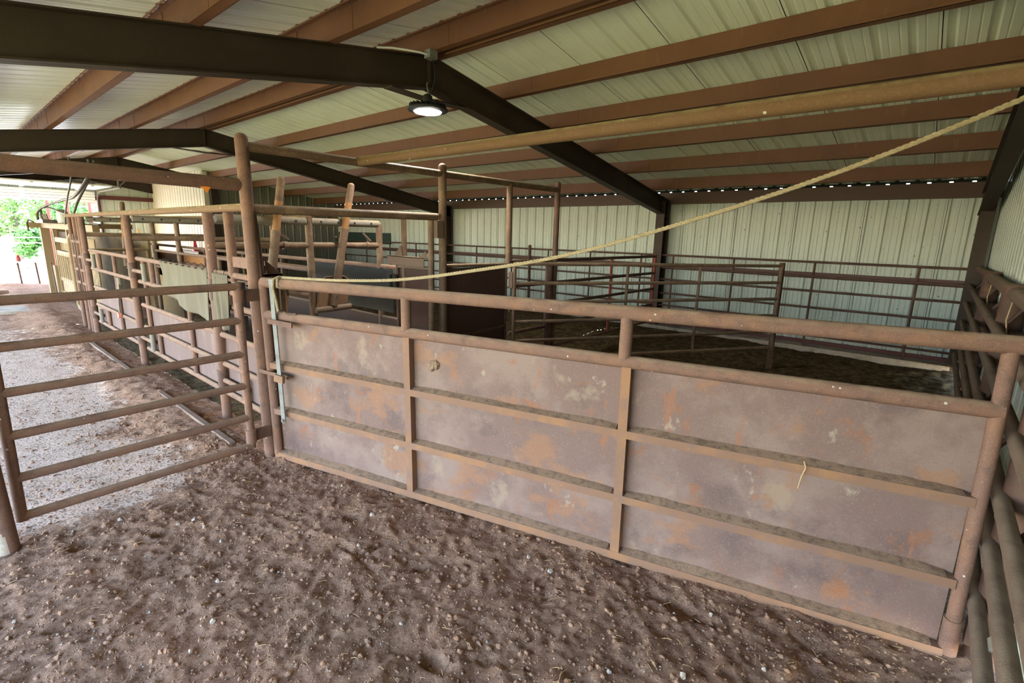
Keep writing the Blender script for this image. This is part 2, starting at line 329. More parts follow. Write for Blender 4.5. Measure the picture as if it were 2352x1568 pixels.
# girt and base trim on the back wall, girts on end wall
for z, nm in ((1.16, 'red-brown girt along the back wall behind the rails'),):
    struct('girt', MB().box(RX+.1, .30, YB-.075, YB-.005, z-.045, z+.045), mat('dusky_girt', (.12, .065, .06), .6), nm, 'girt')
struct('girt', MB().box(XW+.02, XW+.08, DY1+.1, RYW, 2.44, 2.56), brick_red if 0 else mat('maroon_girt', (.10, .035, .03), .6), 'maroon girt high on the far end wall beside the overhead door', 'girt')
struct('girt', MB().box(XE-.07, XE-.004, YO, YB-.2, 1.05, 1.15), pipe_dark, 'dark girt on the right-hand end wall behind the big posts', 'girt')
struct('girt', MB().box(XW+.02, XW+.08, DY1+.1, RYW, 1.2, 1.32), MATS['maroon_girt'], 'maroon girt low on the far end wall behind the squeeze chute', 'girt')
struct('trim_3', MB().box(XW, XE, YB-.04, YB+.03, .04, .13), mat('base_angle', (.12, .05, .045), .6))
struct('baseboard_back', MB().box(RX, .30, 8.74, YB+.02, -.05, .075), concrete)
# door opening: jamb, overhead sectional door
struct('door_1', MB().box(XW-.05, XW+.06, DY1, DY1+.09, 0, DZ).box(XW-.05, XW+.06, DY0-.1, DY0, 0, DZ).box(XW-.05, XW+.06, DY0-.1, DY1+.09, DZ, DZ+.10), MATS['maroon_girt'])
dr = thing('overhead_door', (XW+.2, 1.0, 2.4), 'white ribbed sectional door rolled up over the bright far doorway', 'door')
for k in range(5):
    mb = MB()
    if k == 0:     # section still hanging in the opening
        x = XW+.16
        for z0 in (2.33, 2.41, 2.49, 2.57): mb.box(x, x+.03, DY0, DY1-.05, z0, z0+.07)
        for y in (-.7, .55, 1.95, 3.15): mb.box(x+.03, x+.055, y, y+.10, 2.32, 2.65)
    else:
        x0 = XW+.30+(k-1)*.55
        for j in range(5): mb.box(x0+j*.105, x0+j*.105+.095, DY0, DY1-.05, 2.70, 2.735)
        for y in (-.7, .55, 1.95, 3.15): mb.box(x0, x0+.53, y, y+.06, 2.665, 2.70)
    mb.build('door_section', white_p, dr)
mb = MB().path([(XW+.08, DY1+.02, .1), (XW+.08, DY1+.02, 2.3), (XW+.12, DY1+.02, 2.5), (XW+.3, DY1+.02, 2.62), (XW+.6, DY1+.02, 2.65), (-17.2, DY1+.02, 2.66)], .022, 8)
mb.build('door_track', galv, dr)
mb = MB().obox((-17.4, DY1+.02, 2.66), (-17.4, DY1+.02, 3.3), (1, 0, 0), .03, .03).obox((-17.4, DY1+.02, 2.68), (-17.4, DY1+.55, 3.25), (1, 0, 0), .03, .03)
mb.build('track_hanger', galv, dr)
MB().tube((XW+.14, DY0, 2.86), (XW+.14, DY1, 2.86), .035).build('torsion_bar', pipe_dark, dr)

# ------------------------------------------------------------------ ground
def sstep(a, b, x): t = np.clip((x-a)/(b-a), 0, 1); return t*t*(3-2*t)
def dirtmask(x, y):
    """1 = loose dirt, 0 = swept concrete of the alley."""
    n = vnoise(x, y, 2.2, 3)*.55 + vnoise(x, y, 6, 4)*.3
    edge = .88 + (n-.4)*.8 + sstep(-9, -14, x)*-.5
    alley = sstep(-3.35, -3.75, x+(n-.4)*.35)*sstep(edge+.25, edge-.2, y)
    far = .5*sstep(-7.6, -11., x+(n-.4)*2.5)
    return np.clip(1-alley*(1-far), 0, 1)
def gheight(x, y):
    d = dirtmask(x, y)
    h = (vnoise(x, y, 1.3, 1)-.5)*.040 + (vnoise(x, y, 4.5, 2)-.5)*.024 + (vnoise(x, y, 11, 5)-.5)*.020 + (vnoise(x, y, 23, 6)-.5)*.015 + (vnoise(x, y, 41, 8)-.5)*.014
    pits = -.03*sstep(.84, .97, vnoise(x, y, 6.3, 11))
    berm = .05*np.exp(-((y-1.25)/.28)**2)*sstep(-3.5, -4.2, x)
    pen = .035*sstep(2.6, 3.2, y)*(vnoise(x, y, 1.1, 12)) + .10*np.exp(-((y-7.6)/.8)**2-((x+5.5)/1.6)**2)
    z = (h*.8+pits+.0)*d + berm*d + pen - .012
    return z
def floor_patch(x0, x1, y0, y1, st, name, m):
    nx, ny = max(2, int((x1-x0)/st)), max(2, int((y1-y0)/st))
    X, Y = np.meshgrid(np.linspace(x0, x1, nx), np.linspace(y0, y1, ny)); Z = gheight(X, Y)
    me = bpy.data.meshes.new(name); co = np.stack([X, Y, Z], -1).reshape(-1, 3)
    i = np.arange(nx*ny).reshape(ny, nx); q = np.stack([i[:-1, :-1], i[:-1, 1:], i[1:, 1:], i[1:, :-1]], -1).reshape(-1, 4)
    me.from_pydata(co.tolist(), [], q.tolist()); me.polygons.foreach_set('use_smooth', [True]*len(q))
    at = me.attributes.new('dirt', 'FLOAT', 'POINT'); at.data.foreach_set('value', dirtmask(X, Y).reshape(-1).astype('f'))
    me.materials.append(m); o = bpy.data.objects.new(name, me); COL.objects.link(o); o['kind'] = 'structure'; return o
def floor_material(name, dirt1, dirt2, dirt3, damp=None):
    m = bpy.data.materials.new(name); m.use_nodes = True; nt = m.node_tree; N = nt.nodes; L = nt.links; b = N['Principled BSDF']
    geo = N.new('ShaderNodeNewGeometry'); P = geo.outputs['Position']
    def noise(sc, det=6., rough=.6):
        n = N.new('ShaderNodeTexNoise'); n.inputs['Scale'].default_value = sc; n.inputs['Detail'].default_value = det; n.inputs['Roughness'].default_value = rough
        L.new(P, n.inputs['Vector']); return n.outputs['Fac']
    def mr(f, a, c, lo=0., hi=1.):
        r = N.new('ShaderNodeMapRange'); r.inputs[1].default_value = a; r.inputs[2].default_value = c; r.inputs[3].default_value = lo; r.inputs[4].default_value = hi
        r.interpolation_type = 'SMOOTHSTEP'; L.new(f, r.inputs[0]); return r.outputs[0]
    def mix(f, a, c):
        x = N.new('ShaderNodeMix'); x.data_type = 'RGBA'
        if hasattr(f, 'is_output'): L.new(f, x.inputs[0])
        else: x.inputs[0].default_value = f
        for s, k in ((a, 6), (c, 7)):
            if hasattr(s, 'is_output'): L.new(s, x.inputs[k])
            else: x.inputs[k].default_value = (*s, 1)
        return x.outputs[2]
    dc = mix(mr(noise(9, 9, .7), .40, .62), dirt1, dirt2); dc = mix(mr(noise(34, 8, .7), .48, .66), dc, dirt3)
    dc = mix(mr(noise(150, 3), .60, .72), dc, tuple(min(1, c*2.0) for c in dirt2))
    cc = mix(mr(noise(6), .42, .66), (.72, .52, .42), (.58, .40, .30))
    cc = mix(mr(noise(75, 3), .52, .60), cc, (.20, .14, .105)); cc = mix(mr(noise(17, 6), .58, .66), cc, (.22, .155, .12))
    a = N.new('ShaderNodeAttribute'); a.attribute_name = 'dirt'
    ad = N.new('ShaderNodeMath'); ad.operation = 'ADD'; L.new(a.outputs['Fac'], ad.inputs[0]); L.new(mr(noise(14, 8), .3, .7, -.35, .35), ad.inputs[1])
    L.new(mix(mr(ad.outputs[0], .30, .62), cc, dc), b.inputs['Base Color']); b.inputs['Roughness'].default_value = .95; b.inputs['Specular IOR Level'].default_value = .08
    bp = N.new('ShaderNodeBump'); bp.inputs['Strength'].default_value = 1.0; bp.inputs['Distance'].default_value = .022
    L.new(noise(55, 10, .75), bp.inputs['Height']); L.new(bp.outputs[0], b.inputs['Normal']); return m
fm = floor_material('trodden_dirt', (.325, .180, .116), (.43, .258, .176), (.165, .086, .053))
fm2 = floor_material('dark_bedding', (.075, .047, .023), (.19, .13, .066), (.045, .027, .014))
floor_patch(-4.4, XE+.02, -1.2, 2.75, .0125, 'floor', fm)
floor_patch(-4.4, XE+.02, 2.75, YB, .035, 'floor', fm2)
floor_patch(-11, -4.4, -1.2, 1.62, .022, 'floor', fm)
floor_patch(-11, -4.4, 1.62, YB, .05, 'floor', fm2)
floor_patch(XW-.1, -11, -1.2, YB, .05, 'floor', fm)
floor_patch(XW-.1, XE+.02, YO-.2, -1.2, .08, 'floor', fm)
def outdoor(name, x0, x1, y0, y1, m, z=-.04):
    return MB().add([(x0, y0, z), (x1, y0, z), (x1, y1, z), (x0, y1, z)], [(0, 1, 2, 3)]).build(name, m, kind='structure')
yard = mat('pale_gravel_yard', (.62, .58, .50), .95, .0, [((.5, .44, .34), .6, .45, .65, .5), ((.38, .40, .22), .25, .6, .72, .5)], .3, 10)
lawn = mat('pasture_grass', (.33, .315, .12), .95, .0, [((.42, .36, .18), .4, .45, .65, .6)], .3, 10)
outdoor('ground', -90, XW-.1, -60, 70, yard)
outdoor('ground', XW-.1, 60, -60, YO-.2, lawn)
outdoor('ground', XW-.1, 60, YB+.05, 70, lawn)

# scattered loose matter: clods, straw, fine gravel (uncountable) and single stones
def near_points(n, x0=-4.2, x1=.3, y0=-.3, y1=2.5, dirt=True):
    out = []
    while len(out) < n:
        x, y = random.uniform(x0, x1), random.uniform(y0, y1)
        if y > 1.5+.276*(x+3.57)-.02 and random.random() < .85: continue
        if dirt and float(dirtmask(np.array([x]), np.array([y]))[0]) < .5: continue
        out.append((x, y, float(gheight(np.array([x]), np.array([y]))[0])))
    return out
def blob(mb, c, r, flat=.7):
    c = V(c); n = 6; vs = []; ph = random.random()*6
    sx, sy = random.uniform(.7, 1.3), random.uniform(.7, 1.3)
    vs.append(c+V((0, 0, -r*flat)))
    for z, rr in ((-.45, .85), (.35, .9)):
        for k in range(n):
            t = 2*PI*k/n+ph; q = rr*random.uniform(.75, 1.2)*r
            vs.append(c+V((math.cos(t)*q*sx, math.sin(t)*q*sy, z*r*flat*random.uniform(.8, 1.2))))
    vs.append(c+V((random.uniform(-.2, .2)*r, random.uniform(-.2, .2)*r, r*flat*.95)))
    fs = [(0, 1+(k+1) % n, 1+k) for k in range(n)] + [(1+k, 1+(k+1) % n, 1+n+(k+1) % n, 1+n+k) for k in range(n)] + [(1+n+k, 1+n+(k+1) % n, 1+2*n) for k in range(n)]
    mb.add(vs, fs)
mb = MB()
for x, y, z in near_points(15000): blob(mb, (x, y, z), random.uniform(.002, .0065)*(2.6 if random.random() < .12 else 1))
for x, y, z in near_points(2600, -9.5, -3.6, -.2, 1.5, False):
    d = float(dirtmask(np.array([x]), np.array([y]))[0])
    if random.random() < .25+.75*d: blob(mb, (x, y, z+.002), random.uniform(.005, .014))
mb.build('dirt_clods', clod_m, kind='stuff', label='loose brown dirt clods strewn over the ground in front of the gates', cat='dirt')
mb = MB()
for x, y, z in near_points(900)+near_points(260, -9, -3.6, .2, 1.45):
    t = random.uniform(0, PI); l = random.uniform(.012, .045); e = V((math.cos(t), math.sin(t), random.uniform(-.1, .25)))*l
    p = V((x, y, z+.006)); mid = p+e*.5+V((0, 0, random.uniform(0, .006)))
    mb.path([p, mid, p+e], random.uniform(.0007, .0015), 4)
mb.build('straw', straw_m, kind='stuff', label='bits of pale straw strewn over the brown dirt', cat='straw')
mb = MB()
for x, y, z in near_points(700): blob(mb, (x, y, z+.002), random.uniform(.0025, .006))
mb.build('gravel', stone_m, kind='stuff', label='fine pale grit scattered over the brown dirt', cat='gravel')
mb = MB(); blob(mb, (0, 0, 0), .014, .75)
st0 = None
for i, (x, y, z) in enumerate(near_points(46, -3.5, .1, -.1, 2.3)):
    if st0 is None: st0 = o = mb.build('stone', stone_m, label='small pale grey stone lying loose in the brown dirt before the gates', cat='stone', group='small stones in the dirt')
    else: o = st0.copy(); COL.objects.link(o)
    o.location = (x, y, z+.005); o.rotation_euler = (random.uniform(-.4, .4), random.uniform(-.4, .4), random.uniform(0, 6)); k = random.uniform(.7, 1.5); o.scale = (k, k*random.uniform(.7, 1), k)

# ------------------------------------------------------------------ front panelled gate
GA, GB = V((-3.57, 1.50, 0)), V((.28, 2.555, 0)); GU = (GB-GA).normalized(); GN = V((GU.y, -GU.x, 0))   # GN points at the camera side
def G(s, z, o=0.): return GA + GU*s + GN*o + V((0, 0, z))
pg = thing('panel_gate', G(0, 0), 'long rusty sheet-steel panelled gate across the foreground', 'gate')
tubeobj('top_rail', G(.0, 1.302), G(4.06, 1.318), .036, pipe, pg)
tubeobj('middle_rail', G(.02, 1.076), G(3.97, 1.064), .033, pipe, pg)
tubeobj('stile', G(.0, 1.302), G(.025, .03), .030, pipe, pg)
tubeobj('stile', G(3.955, 1.30), G(3.98, .03), .0265, pipe, pg, label='thick rusty hinge stile at the right-hand end')
tubeobj('hinge_sleeve', G(3.976, .16), G(3.98, .0), .032, pipe, pg)
for s in (1.222, 2.545): tubeobj('stub', G(s, 1.08), G(s, 1.302), .031, pipe, pg)
for s in (1.232, 2.562): MB().obox(G(s, 1.05, .0), G(s+.008, .0, .0), GU, .045, .046).build('upright', rail_rust, pg)
for z0, z1 in ((.712, .688), (.368, .325)): MB().obox(G(.02, z0), G(3.95, z1), (0, 0, 1), .047, .042).build('cross_rail', rail_rust, pg)
MB().obox(G(.01, .026), G(3.96, -.045+.045), (0, 0, 1), .048, .045).build('bottom_rail', rail_rust, pg)
MB().plate([G(.02, .02, -.030), G(3.95, .0, -.030), G(3.95, 1.05, -.030), G(.02, 1.06, -.030)], .006).build('sheet', sheet, pg)
def ledge_strip(s0, s1, za, zb, name='dirt_ridge'):
    mb = MB(); n = max(8, int((s1-s0)/.02)); vs = []
    for i in range(n+1):
        s = s0+(s1-s0)*i/n; z = za+(zb-za)*s/3.95; k = .008+.010*float(vnoise(np.array([s*4.0]), np.array([za*30]), 1., 7)[0])+.006*float(vnoise(np.array([s*17.0]), np.array([za*30]), 1., 9)[0])+.002*random.random(); e = .55+.45*min(1, i/4, (n-i)/4)
        vs += [G(s, z, .021), G(s, z+k*.35*e, .006), G(s, z+k*1.0*e, -.026), G(s, z, -.026)]
    mb.add(vs, [(4*i+j, 4*i+4+j, 4*i+4+(j+1) % 4, 4*i+(j+1) % 4) for i in range(n) for j in range(4)], False)
    o = mb.build(name, ledge, pg)
for za, zb in ((.733, .709), (.389, .346), (.049, .023)):
    for s0, s1 in ((.04, 1.20), (1.262, 2.53), (2.60, 3.92)): ledge_strip(s0, s1, za, zb)
mb = MB()
for q in range(14): blob(mb, G(1.40+random.uniform(-.024, .024), .885+random.uniform(-.020, .020), -.026), .026, .95)
mb.build('mud_splat', ledge, pg)
MB().path([G(3.36, .735, .03), G(3.37, .71, .04), G(3.36, .66, .03), G(3.355, .60, .02)], .003, 5).build('twine', straw_m, pg)
la = thing('gate_latch_bar', G(.15, .3, .06), 'pale zinc flat bar standing upright on the left end of the panelled gate', 'latch')
mb = MB(); mb.obox(G(.143, 1.335, .052), G(.163, .31, .05), GN, .038, .008); mb.build('bar', zinc, la)
MB().tube(G(.163, .33, .048), G(.163, .33, .066), .011, n=10).build('bolt', galv, la)
MB().obox(G(.09, 1.045, .058), G(.32, 1.035, .058), (0, 0, 1), .010, .035).build('keeper_strap', pipe, la)
MB().obox(G(.12, .645, .06), G(.205, .638, .06), (0, 0, 1), .022, .052).build('keeper_clip', rail_rust, la)
MB().tube(G(-.06, .662, .035), G(.22, .65, .035), .015).build('slide_bolt', pipe, la)
MB().path([G(.24, 1.12, .05), G(.30, 1.11, .06), G(.36, 1.118, .05)], .006, 6).build('wire_tie', pipe_dark, la)

# ------------------------------------------------------------------ tall pipe frame, overhead pipes, left barred gate
FX = -3.67
pf = thing('pipe_gantry', (FX, 1.48, 0), 'tall rusty pipe frame with three posts and a high crossbar', 'frame')
def post(p, q, r, m, parent, name='post', cap=.5, **kw):
    mb = MB().tube(p, q, r, n=18); mb.dome(q, r, r*cap, 18); return mb.build(name, m, parent, **kw)
post((FX+.03, 1.485, -.05), (FX, 1.475, 2.25), .042, pipe, pf, cap=.9)
post((FX, 3.25, -.05), (FX, 3.25, 2.27), .038, pipe_far, pf, cap=.9)
post((FX, 5.10, -.05), (FX, 5.10, 2.28), .035, pipe_dark, pf, cap=.9)
tubeobj('crossbar', (FX, 1.5, 2.205), (FX, 5.10, 2.213), .032, pipe_far, pf)
tubeobj('drop_post', (FX, 4.215, 2.20), (FX, 4.215, 1.34), .033, pipe_far, pf)
tubeobj('post_shoe', (FX, 3.25, -.02), (FX, 3.25, .72), .041, pipe_dark, pf)
mb = MB().box(FX-.05, FX+.05, 3.14, 3.215, 1.62, 1.78); mb.build('bracket_plate', pipe_dusty, pf)
tubeobj('overhead_pipe', (FX-.02, 2.365, 2.213), (XE-.01, 2.365, 2.206), .037, pipe_gold, label='long dusty overhead pipe running from the crossbar to the end wall', cat='pipe')
tubeobj('overhead_pipe', (FX-.01, 1.45, 1.953), (-3.50, -.35, 1.955), .041, pipe, label='thick overhead pipe running left from the tall post', cat='pipe')
lp = thing('gate_post', (-3.455, .02, 0), 'rusty post at the left edge carrying the barred gate', 'post')
post((-3.45, .055, -.06), (-3.475, .0, 1.95), .048, pipe, lp)
MB().tube((-3.4505, .046, .0), (-3.453, .0425, .12), .0486, n=18).build('worn_paint_patch', concrete, lp)
HA, HB = V((-3.60, 1.40, 0)), V((-3.52, .10, 0)); HU = (HB-HA).normalized()
def Hh(s, z): return HA+HU*s+V((0, 0, z))
bgate = thing('barred_gate', Hh(0, 0), 'six-bar rusty pipe gate across the alley at left', 'gate')
for z in (1.28, 1.046, .810, .580, .344, .126): tubeobj('bar', Hh(.06, z), Hh(1.27, z+.006), .025, pipe, bgate)
tubeobj('stile', Hh(.06, 1.30), Hh(.06, .11), .025, pipe, bgate); tubeobj('stile', Hh(1.262, 1.31), Hh(1.275, .11), .025, pipe, bgate)
tubeobj('sleeve', Hh(.06, 1.17), Hh(.06, 1.255), .034, pipe, bgate); tubeobj('sleeve', Hh(.06, .15), Hh(.06, .25), .034, pipe, bgate)
for z in (1.215, .20): MB().obox(Hh(-.085, z), Hh(.06, z), (0, 0, 1), .012, .085).build('hinge_strap', pipe_dark, bgate)
mb = MB()
for k in range(9):
    mb.add([(-3.57+.01*k, .55-.004*k, 1.93)], [])
leaf = thing('dry_leaf', (-3.62, 1.20, 1.91), 'crumpled orange leaf stuck under the left overhead pipe', 'leaf')
MB().plate([(-3.58, 1.17, 1.915), (-3.58, 1.20, 1.918), (-3.58, 1.23, 1.916), (-3.575, 1.215, 1.895), (-3.57, 1.205, 1.880), (-3.575, 1.190, 1.898)], .004).build('blade', orange_m, leaf)

# ------------------------------------------------------------------ cattle chute: frames, side gates, fences
NY, MY, FY = 1.56, 2.42, 3.21
def chute_frame(x, lab, far=True, clamps=()):
    t = thing('chute_arch', (x, NY, 0), lab, 'frame', 'pipe frames of the double chute')
    post((x, NY-.01, -.06), (x, NY-.01, 1.78), .039, pipe, t, cap=.2)
    post((x, MY, -.06), (x, MY, 1.75), .035, pipe_far, t, cap=.2)
    if far: post((x, FY, -.06), (x, FY, 1.75), .034, pipe_far, t, cap=.2)
    y1 = FY if far else MY
    tubeobj('clamp_pipe', (x, NY, 1.522), (x, y1, 1.522), .029, pipe_far, t)
    for a, b in (((NY+.05, MY-.03), (MY+.02, FY-.01)) if far else ((NY+.12, MY-.02),)):
        o = MB().tube((x, a, 1.745), (x, b, 1.745), .036, n=18).build('slide_tube', galv, t)
        for k in (.12, .36, .60, .86): MB().tube((x+.03, a+(b-a)*k, 1.745), (x+.0375, a+(b-a)*k, 1.745), .012, n=10).build('pin_hole', black, o)
    for y, tilt in clamps:
        c = MB().tube((x, y-.02, 1.522), (x, y+.02, 1.522), .036, n=14).build('clamp', pipe_far, t)
        mb = MB(); p = V((x+.01, y, 1.56)); mb.tube(p, p+V((0, -.01, .045)), .006, n=6); q = p+V((0, -.01, .047)); d = V((0, math.cos(tilt), math.sin(tilt)))*.055
        mb.obox(q-d, q+d, (1, 0, 0), .012, .026); mb.build('clamp_handle', pipe_dusty, c)
    for z in (1.155, .36):
        s = tubeobj('hinge_sleeve', (x, NY-.01, z-.09), (x, NY-.01, z+.09), .045, pipe_dark, t)
        tubeobj('hinge_arm', (x+.03, NY-.01, z), (x+.50, NY-.015, z+.005), .022, pipe, t)
        tubeobj('hinge_barrel', (x+.50, NY-.018, z-.10), (x+.50, NY-.018, z+.10), .026, galv, t)
chute_frame(-4.65, 'double-lane pipe frame with drilled tubes behind the tall post', True, ((2.18, -.55), (2.76, 0), (3.06, -.75)))
chute_frame(-7.20, 'middle pipe frame of the chute, left of the grey plastic sheet', True)
chute_frame(-9.72, 'far pipe frame of the chute, nearest the tan squeeze chute', True, ((2.05, .2),))
def rail_thing(name, p, q, r, m, lab, cat='rail'): return tubeobj(name, p, q, r, m, label=lab, cat=cat)
rail_thing('top_rail_pipe', (-10.85, NY, 1.797), (FX, NY-.05, 1.812), .029, pipe_gold, 'dusty top pipe along the alley side of the chute')
rail_thing('top_rail_pipe', (-10.5, MY, 1.80), (-4.62, MY, 1.775), .026, pipe_gold, 'top pipe along the middle line between the two chute lanes')
rail_thing('top_rail_pipe', (FX, 1.50, 1.800), (FX, 3.18, 1.815), .033, pipe_far, 'bright-topped pipe running right from the tall post behind the levers')
def side_gate(x0, x1, lab, full, s_up, s_low, rails=(1.30, 1.04, .77, .51, .25), skin=True, xs0=None):
    t = thing('chute_side_gate', (x0, NY, .2), lab, 'gate', 'side gates of the chute')
    for z in rails: tubeobj('rail', (x0, NY, z), (x1, NY, z), .024, pipe, t)
    for x in full: tubeobj('upright', (x, NY, rails[0]), (x, NY, rails[-1]), .022, pipe, t)
    for x in s_up: tubeobj('upright', (x, NY, rails[0]), (x, NY, rails[1]), .026, pipe, t)
    for x in s_low: tubeobj('upright', (x, NY, rails[-2]), (x, NY, rails[-1]), .022, pipe, t)
    if skin: MB().box(xs0 or x0, x1, NY+.022, NY+.030, rails[-1]-.0, rails[2]).build('sheet', sheet_far, t)
    return t
g2 = side_gate(-9.46, -7.25, 'chute side gate with red-knobbed rod, farthest along the alley', (-8.10,), (-8.95,), (-8.83,))
g1 = side_gate(-6.98, -4.72, 'chute side gate with grey plastic sheet hung on its top rail', (-6.77, -5.38), (-6.47,), (-6.47,))
tubeobj('end_return', (-9.46, NY, 1.30), (-9.5, MY-.15, 1.31), .022, pipe_gold, g2)
tubeobj('end_return', (-9.5, MY-.15, 1.31), (-9.5, MY-.15, .95), .022, pipe_gold, g2)
side_gate(-4.60, FX-.02, 'short fixed chute side between the near frame and the tall post', (-4.24,), (), ())
post((-4.24, NY, 1.30), (-4.24, NY, 1.80), .036, pipe, bpy.data.objects['chute_side_gate.002'], 'stub')
side_gate(-10.75, -9.95, 'narrow chute panel of four bars beside the squeeze chute', (-10.68, -10.30), (), (), (1.40, 1.17, .96, .75), False)
for x in (-10.68, -10.30, -10.02):
    tubeobj('chute_post', (x, NY, -.05), (x, NY, 1.79), .030, pipe, label='%s upright pipe at the squeeze chute end of the alley rail' % {-10.68: 'outermost', -10.30: 'middle', -10.02: 'innermost'}[x], cat='post')
mc = thing('chain', (-10.2, NY-.05, 1.4), 'thin chain and hook hanging on the far chute uprights', 'chain')
mb = MB(); z = 1.52
while z > 1.2:
    mb.path([(-10.28, NY-.045, z), (-10.265, NY-.045, z-.012), (-10.28, NY-.045, z-.024), (-10.295, NY-.045, z-.012), (-10.28, NY-.045, z)], .004, 5); z -= .02
mb.build('links', galv, mc)
MB().path([(-10.27, NY-.045, 1.2), (-10.2, NY-.045, .85), (-10.16, NY-.045, .62)], .008, 6).build('hook_rod', pipe_dark, mc)
# middle line between the lanes and the far fence
mf = thing('lane_divider', (-9.6, MY, 0), 'pipe divider between the two chute lanes', 'fence')
for z in (1.285, 1.03, .62): tubeobj('rail', (-9.65, MY, z), (-4.70, MY, z), .021, pipe, mf)
post((-8.52, MY, 0), (-8.52, MY, 1.78), .033, pipe_far, mf, cap=.1)
for x in (-5.9, -7.0): tubeobj('post', (x, MY, 0), (x, MY, 1.285), .024, pipe_far, mf)
MB().box(-9.6, -8.6, MY-.004, MY+.004, .1, .9).build('sheet', sheet_tan, mf)
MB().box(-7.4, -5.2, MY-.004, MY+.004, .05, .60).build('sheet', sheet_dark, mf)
ff = thing('far_chute_fence', (-9.0, FY, 0), 'pipe and dark sheet fence on the far side of the chute', 'fence')
tubeobj('rail', (-13.4, FY, 1.285), (-4.32, FY, 1.30), .024, pipe, ff)
tubeobj('rail', (-9.7, FY, 1.19), (-6.0, FY, 1.19), .022, pipe, ff)
tubeobj('rail', (-13.4, FY, .98), (-9.7, FY, .98), .02, pipe, ff)
tubeobj('rail', (-8.4, FY, .755), (-4.3, FY, .745), .018, pipe_dusty, ff)
for x in (-12.7, -11.2, -9.95, -8.3, -7.0, -6.02, -5.62): tubeobj('post', (x, FY+.01, -.05), (x, FY+.01, 1.285), .024, pipe_dark, ff)
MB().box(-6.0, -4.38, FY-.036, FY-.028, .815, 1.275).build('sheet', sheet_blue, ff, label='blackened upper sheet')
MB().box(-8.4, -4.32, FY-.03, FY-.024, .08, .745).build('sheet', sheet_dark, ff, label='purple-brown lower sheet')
MB().box(-12.9, -9.95, FY+.03, FY+.045, .35, 1.16).build('board', osb, ff, label='orange-brown wood board')
eg = thing('sort_gate', (-3.9, 3.14, .3), 'short dark sheet gate hung by black hinges under an angle-iron shelf', 'gate')
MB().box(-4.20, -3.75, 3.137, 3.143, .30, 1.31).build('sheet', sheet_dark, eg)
tubeobj('top_rail', (-4.24, 3.14, 1.325), (-3.72, 3.14, 1.33), .018, pipe_dusty, eg)
tubeobj('stile', (-4.24, 3.14, .25), (-4.24, 3.14, 1.34), .02, pipe_dark, eg)
for y in (3.10, 3.06): tubeobj('hinge', (-4.23-(.04 if y < 3.08 else 0), y, 1.06), (-4.23-(.04 if y < 3.08 else 0), y, 1.24), .024, black, eg)
tubeobj('end_post', (FX-.03, 3.13, -.05), (FX-.03, 3.13, 1.81), .029, pipe_far, eg)
tubeobj('end_post', (-4.14, 3.15, .3), (-4.14, 3.15, 1.80), .028, pipe_far, eg)
mb = MB().box(-4.32, -3.74, 3.07, 3.15, 1.425, 1.432).box(-4.32, -3.74, 3.07, 3.077, 1.345, 1.432)
mb.plate([(-4.12, 3.11, 1.43), (-4.26, 3.11, 1.43), (-4.14, 3.11, 1.54)], .006).plate([(-3.86, 3.11, 1.43), (-3.75, 3.11, 1.43), (-3.75, 3.11, 1.50)], .006)
mb.build('shelf_angle', pipe_dusty, eg)
# transverse dark panel
tp = thing('panel_gate', (FX, 3.3, .1), 'dark brown sheet gate between the two inner frame posts', 'gate')
MB().box(FX-.004, FX+.004, 3.30, 4.17, .10, 1.33).build('sheet', sheet_dark, tp)
tubeobj('top_rail', (FX, 3.28, 1.355), (FX, 4.24, 1.345), .019, pipe_far, tp)
tubeobj('stile', (FX, 4.18, .08), (FX, 4.18, 1.34), .016, pipe_dark, tp)
MB().obox((FX+.012, 3.3, .62), (FX+.012, 4.17, .66), (0, 0, 1), .015, .025).build('brace', pipe_dark, tp)
# levers with paddles, hanging on the near frame
LXp = -4.585
def lever(top, bot, joint, lab, foot=None, plate=None, lean=0):
    t = thing('lever', (LXp, bot[0], bot[1]), lab, 'lever')
    f = (joint-bot[1])/(top[1]-bot[1]); jy = bot[0]+(top[0]-bot[0])*f
    d = V((0, top[0]-bot[0], top[1]-bot[1])).normalized()
    P = lambda y, z: V((LXp, y, z))
    mb = MB().tube(P(jy, joint), P(*top), .034, n=18); mb.dome(P(*top), .034, .03, 18); mb.build('handle', rust_bare if 0 else pipe_far, t)
    mb = MB().tube(P(jy, joint)-d*.02, P(jy, joint)+d*.26, .0345, n=18); mb.build('inner_pipe', rust_bare, t)
    MB().tube(P(*bot), P(jy, joint), .040, n=18).build('sleeve', pipe_far, t)
    mb = MB()
    for z in (1.20, 1.10, 1.02): mb.tube((LXp-.045, bot[0]+(z-bot[1])*d.y/d.z, z), (LXp+.045, bot[0]+(z-bot[1])*d.y/d.z, z), .008, n=8)
    mb.build('pin', pipe_dark, t)
    if plate: MB().plate([(LXp-.03, *q) for q in plate], .010).build('paddle', sheet_dark if 0 else MATS['paddle_rust'], t)
    if plate: MB().path([(LXp-.02, *q) for q in plate[2:]+plate[:1]], .007, 6).build('paddle_rim', pipe_far, t)
    if foot: 
        mb = MB().tube(P(*foot[0]), P(*foot[1]), .030, n=16); mb.build('foot_bar', pipe_dusty, t)
mat('paddle_rust', (.17, .095, .055), .7, .0, [((.10, .06, .04), 6, .45, .68, .6), ((.3, .22, .15), 60, .6, .74, .5)], .3, 120)
lever((2.155, 2.10), (2.0, 1.215), 1.655, 'left lever of the pair leaning on the near chute frame', plate=[(1.93, .86), (2.13, .84), (2.17, 1.08), (2.13, 1.22), (1.93, 1.24)])
